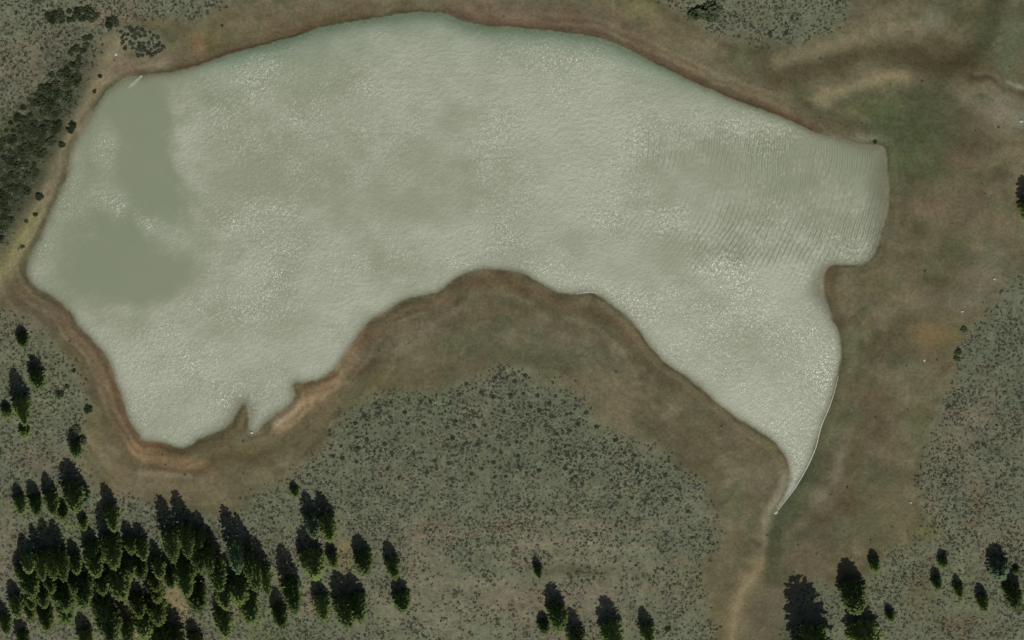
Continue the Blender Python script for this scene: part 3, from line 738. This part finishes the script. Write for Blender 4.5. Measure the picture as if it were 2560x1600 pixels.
taken = []
THICKET = [(240,92),(215,150),(172,270),(140,330),(112,395),(62,490),(0,600),(-30,600),(-30,390),(30,300),(60,260),(100,220),(140,170),(180,120),(215,92)]
for k, (u, v) in enumerate(scatter(THICKET, 175, 7.6, (-30, 80, 240, 600), taken)):
    bush("bush", BUSH[k % 4], u, v, random.uniform(5.5, 12.5), 1.0, "dark leafy bush crowded in the thicket at the foot of the dam", "thicket at the foot of the dam")
TOPROW = [(105,38),(140,25),(200,20),(250,32),(300,55),(298,66),(250,60),(200,52),(150,52),(110,55)]
for k, (u, v) in enumerate(scatter(TOPROW, 22, 9, (100, 18, 305, 70), taken)):
    bush("bush", BUSH[k % 4], u, v, random.uniform(7, 12), 1.0, "dark bush in the short row across the upper left scrub", "row of bushes in the upper left scrub")
NAMED = [
 (182,312,9,"dark bush on the dam crest, upper of two beside the thicket"),(176,325,9,"dark bush on the dam crest, lower of two touching beside the thicket"),
 (155,362,8,"dark bush alone on the dam track halfway along its length"),(99,492,10,"round dark bush on the dam's grass near its lower left end"),
 (88,536,6,"small bush on the yellow grass near the dam's lower end"),(55,616,6,"small round bush alone on the yellow green grass of the dam"),
 (66,553,5,"tiny bush on yellow green grass, just left of the small one"),(236,228,6,"small bush on the upper dam track beside the pale soil"),(250,190,5,"tiny bush on the upper dam track above a slightly larger one"),
 (1773,28,26,"big grey green round bush in the top right scrub"),(1738,32,17,"dark leafy mound added as the shadow left of the big grey green bush"),  # second entry is a leafy mound added in place of the big bush's shadow
 (184,926,6,"small bush alone on the bare brown bank by the lower left shore"),(220,1022,11,"dark bush at the scrub edge above the lower left beach"),
 (190,1072,12,"dark bush against the lower left beach, below a smaller one"),(203,1100,14,"largest dark bush on the scrub corner touching the beach"),
 (168,966,6,"small bush at the scrub edge left of the brown bank"),(150,985,10,"dark bush among green scrub left of the brown bank"),
 (2188,354,5.5,"small dark bush on the muddy corner where the shallows end"),
 (2396,880,9,"dark bush at the tip of the right hand scrub, upper"),(2392,896,8,"dark bush at the tip of the right hand scrub, lower"),
 (1669,1572,8,"small dark bush in the scrub at bottom centre right"),(2410,823,9,"dark bush leading the edge of the right hand scrub"),
 (1965,82,6,"small dark bush on the lower rim of the top right scrub"),(1925,84,6,"dark little bush on bare soil under the top right scrub"),
 (742,1500,6,"tiny round bush just right of the tallest slim conifer"),
]
for k, (u, v, r_, lab) in enumerate(NAMED):
    taken.append((u, v)); bush("bush", BUSH[k % 4], u, v, r_, 1.0, lab, "bushes standing apart")
CLUMP = scatter(SCRUB_CLUMP, 46, 7.4, (295, 60, 415, 145), taken)
for k, (u, v) in enumerate(CLUMP):
    bush("sagebrush", SAGE[k % 4], u, v, random.uniform(3.8, 6.2), .8, "dark sagebrush in the round clump at the top end of the dam", "round clump of sagebrush by the dam")
KNOLL = [(870,1070),(939,1005),(1022,993),(1137,977),(1200,935),(1300,930),(1420,1000),(1580,1100),(1680,1180),(1740,1290),(1600,1280),(1400,1200),(1200,1200),(1000,1200),(820,1150)]
for k, (u, v) in enumerate(scatter(KNOLL, 110, 24, (800, 900, 1800, 1300), taken)):
    bush("sagebrush", SAGE[k % 4], u, v, random.uniform(4.6, 6.2), .7, "larger dark sagebrush dotting the knoll inside the reservoir's bend", "larger sagebrush on the knoll")

# ---------------------------------------------------------------- the rest of the scrub: one mass
def scrub_mass():
    us = []; cell = 7.0
    gu, gv = np.meshgrid(np.arange(-60, 2620, cell), np.arange(-60, 1680, cell))
    gu = gu.ravel() + rng.uniform(-.62, .62, gu.size) * cell; gv = gv.ravel() + rng.uniform(-.62, .62, gv.size) * cell
    dens = look(gu, gv, SC)
    clus = fbm(gu / 45, gv / 45, 800, 3)
    # thinner on the bare pale soil along the bottom middle
    thin = np.exp(-(((gu - 1150) / 260) ** 2 + ((gv - 1500) / 110) ** 2)) + .8 * np.exp(-(((gu - 1560) / 220) ** 2 + ((gv - 1440) / 80) ** 2)) + .8 * np.exp(-(((gu - 450) / 30) ** 2 + ((gv - 1505) / 50) ** 2)) + np.exp(-(((gu - 320) / 26) ** 2 + ((gv - 1560) / 50) ** 2))
    p = dens * np.clip(.86 + clus * 1.9 - thin * .6, 0, 1)
    # stray tufts on the flats
    dd = look(gu, gv, D)
    p = np.maximum(p, .004 * (dd > 20))
    k = (rng.random(gu.size) < p) & (dd > 8)
    gu, gv, clus = gu[k], gv[k], clus[k]; n = len(gu)
    rad = rng.uniform(.30, .74, n) * (1 + clus * .6)
    nq = 11
    v = rng.normal(0, 1, (n, nq, 3)); v[..., 2] = np.abs(v[..., 2]); v /= np.linalg.norm(v, axis=2)[..., None]
    c = v * (.5 + .45 * rng.random((n, nq, 1))) * np.array([1, 1, .55])
    q = leaf_quads(c.reshape(-1, 3), v.reshape(-1, 3), .46, rng, True).reshape(n, nq * 4, 3)
    q = q * rad[:, None, None] + ground(gu, gv, height(gu, gv))[:, None, :]
    me = mesh_np("sagebrush_scrub", q.reshape(-1, 3), np.arange(n * nq * 4), 4, M_SCRUB)
    t = rng.random((n, 1)); pale = (rng.random((n, 1)) < .30)
    col = np.array([.042, .050, .031]) * (1 - t) + np.array([.095, .104, .070]) * t
    col = np.where(pale, np.array([.185, .195, .145]), col)
    br = rng.random((n, 1)) < .12
    col = np.where(br, np.array([.10, .075, .055]), col)
    cc = np.concatenate([col, np.ones((n, 1))], 1)
    set_attr(me, "leaf", 'FLOAT_COLOR', np.repeat(cc, nq * 4, 0))
    o = add_obj("sagebrush_scrub", me); o["kind"] = "stuff"
    o["label"] = "low grey green sagebrush scrub dotted over the ground around the reservoir"; o["category"] = "scrub"
    print("scrub", n)
scrub_mass()

# ---------------------------------------------------------------- pale boulders
def rock_mesh(seed):
    import bmesh
    bm = bmesh.new(); bmesh.ops.create_icosphere(bm, subdivisions=2, radius=1)
    r = random.Random(seed)
    ax = [Vector((r.uniform(-1, 1), r.uniform(-1, 1), r.uniform(-.4, 1))).normalized() for _ in range(9)]
    for v in bm.verts:
        for a in ax:
            e = v.co.dot(a) - .72
            if e > 0: v.co -= a * e
        v.co.z *= .7
    me = bpy.data.meshes.new("boulder"); bm.to_mesh(me); bm.free(); me.materials.append(M_ROCK)
    return me
ROCKS = [rock_mesh(3), rock_mesh(8)]
for k, (u, v, r_, lab) in enumerate([
 (289,135,4.2,"white boulder at the top end of the dam track"),
 (629,1081,4.5,"white boulder at the head of the narrow muddy inlet"),
 (1940,1281,5,"bright white boulder where the outlet stream begins"),
 (2311,900,3.6,"white boulder alone on the flats east of the outlet arm"),
 (2406,778,3.2,"small white boulder on grey soil above the right hand scrub"),
 (2486,697,3.2,"small white boulder near the right edge of the picture"),
 (2553,303,4.5,"pale boulder at the right edge by the inlet stream's gravel"),
 (2277,1256,3,"pale stone on the bare rim of the right hand scrub"),
]):
    o = add_obj("boulder", ROCKS[k % 2]); o.location = put(u, v) + Vector((0, 0, .12)); o.rotation_euler = (0, 0, k * 1.3)
    s = r_ * PX; o.scale = (s, s * 1.2, s); o["label"] = lab; o["category"] = "boulder"; o["group"] = "pale boulders"
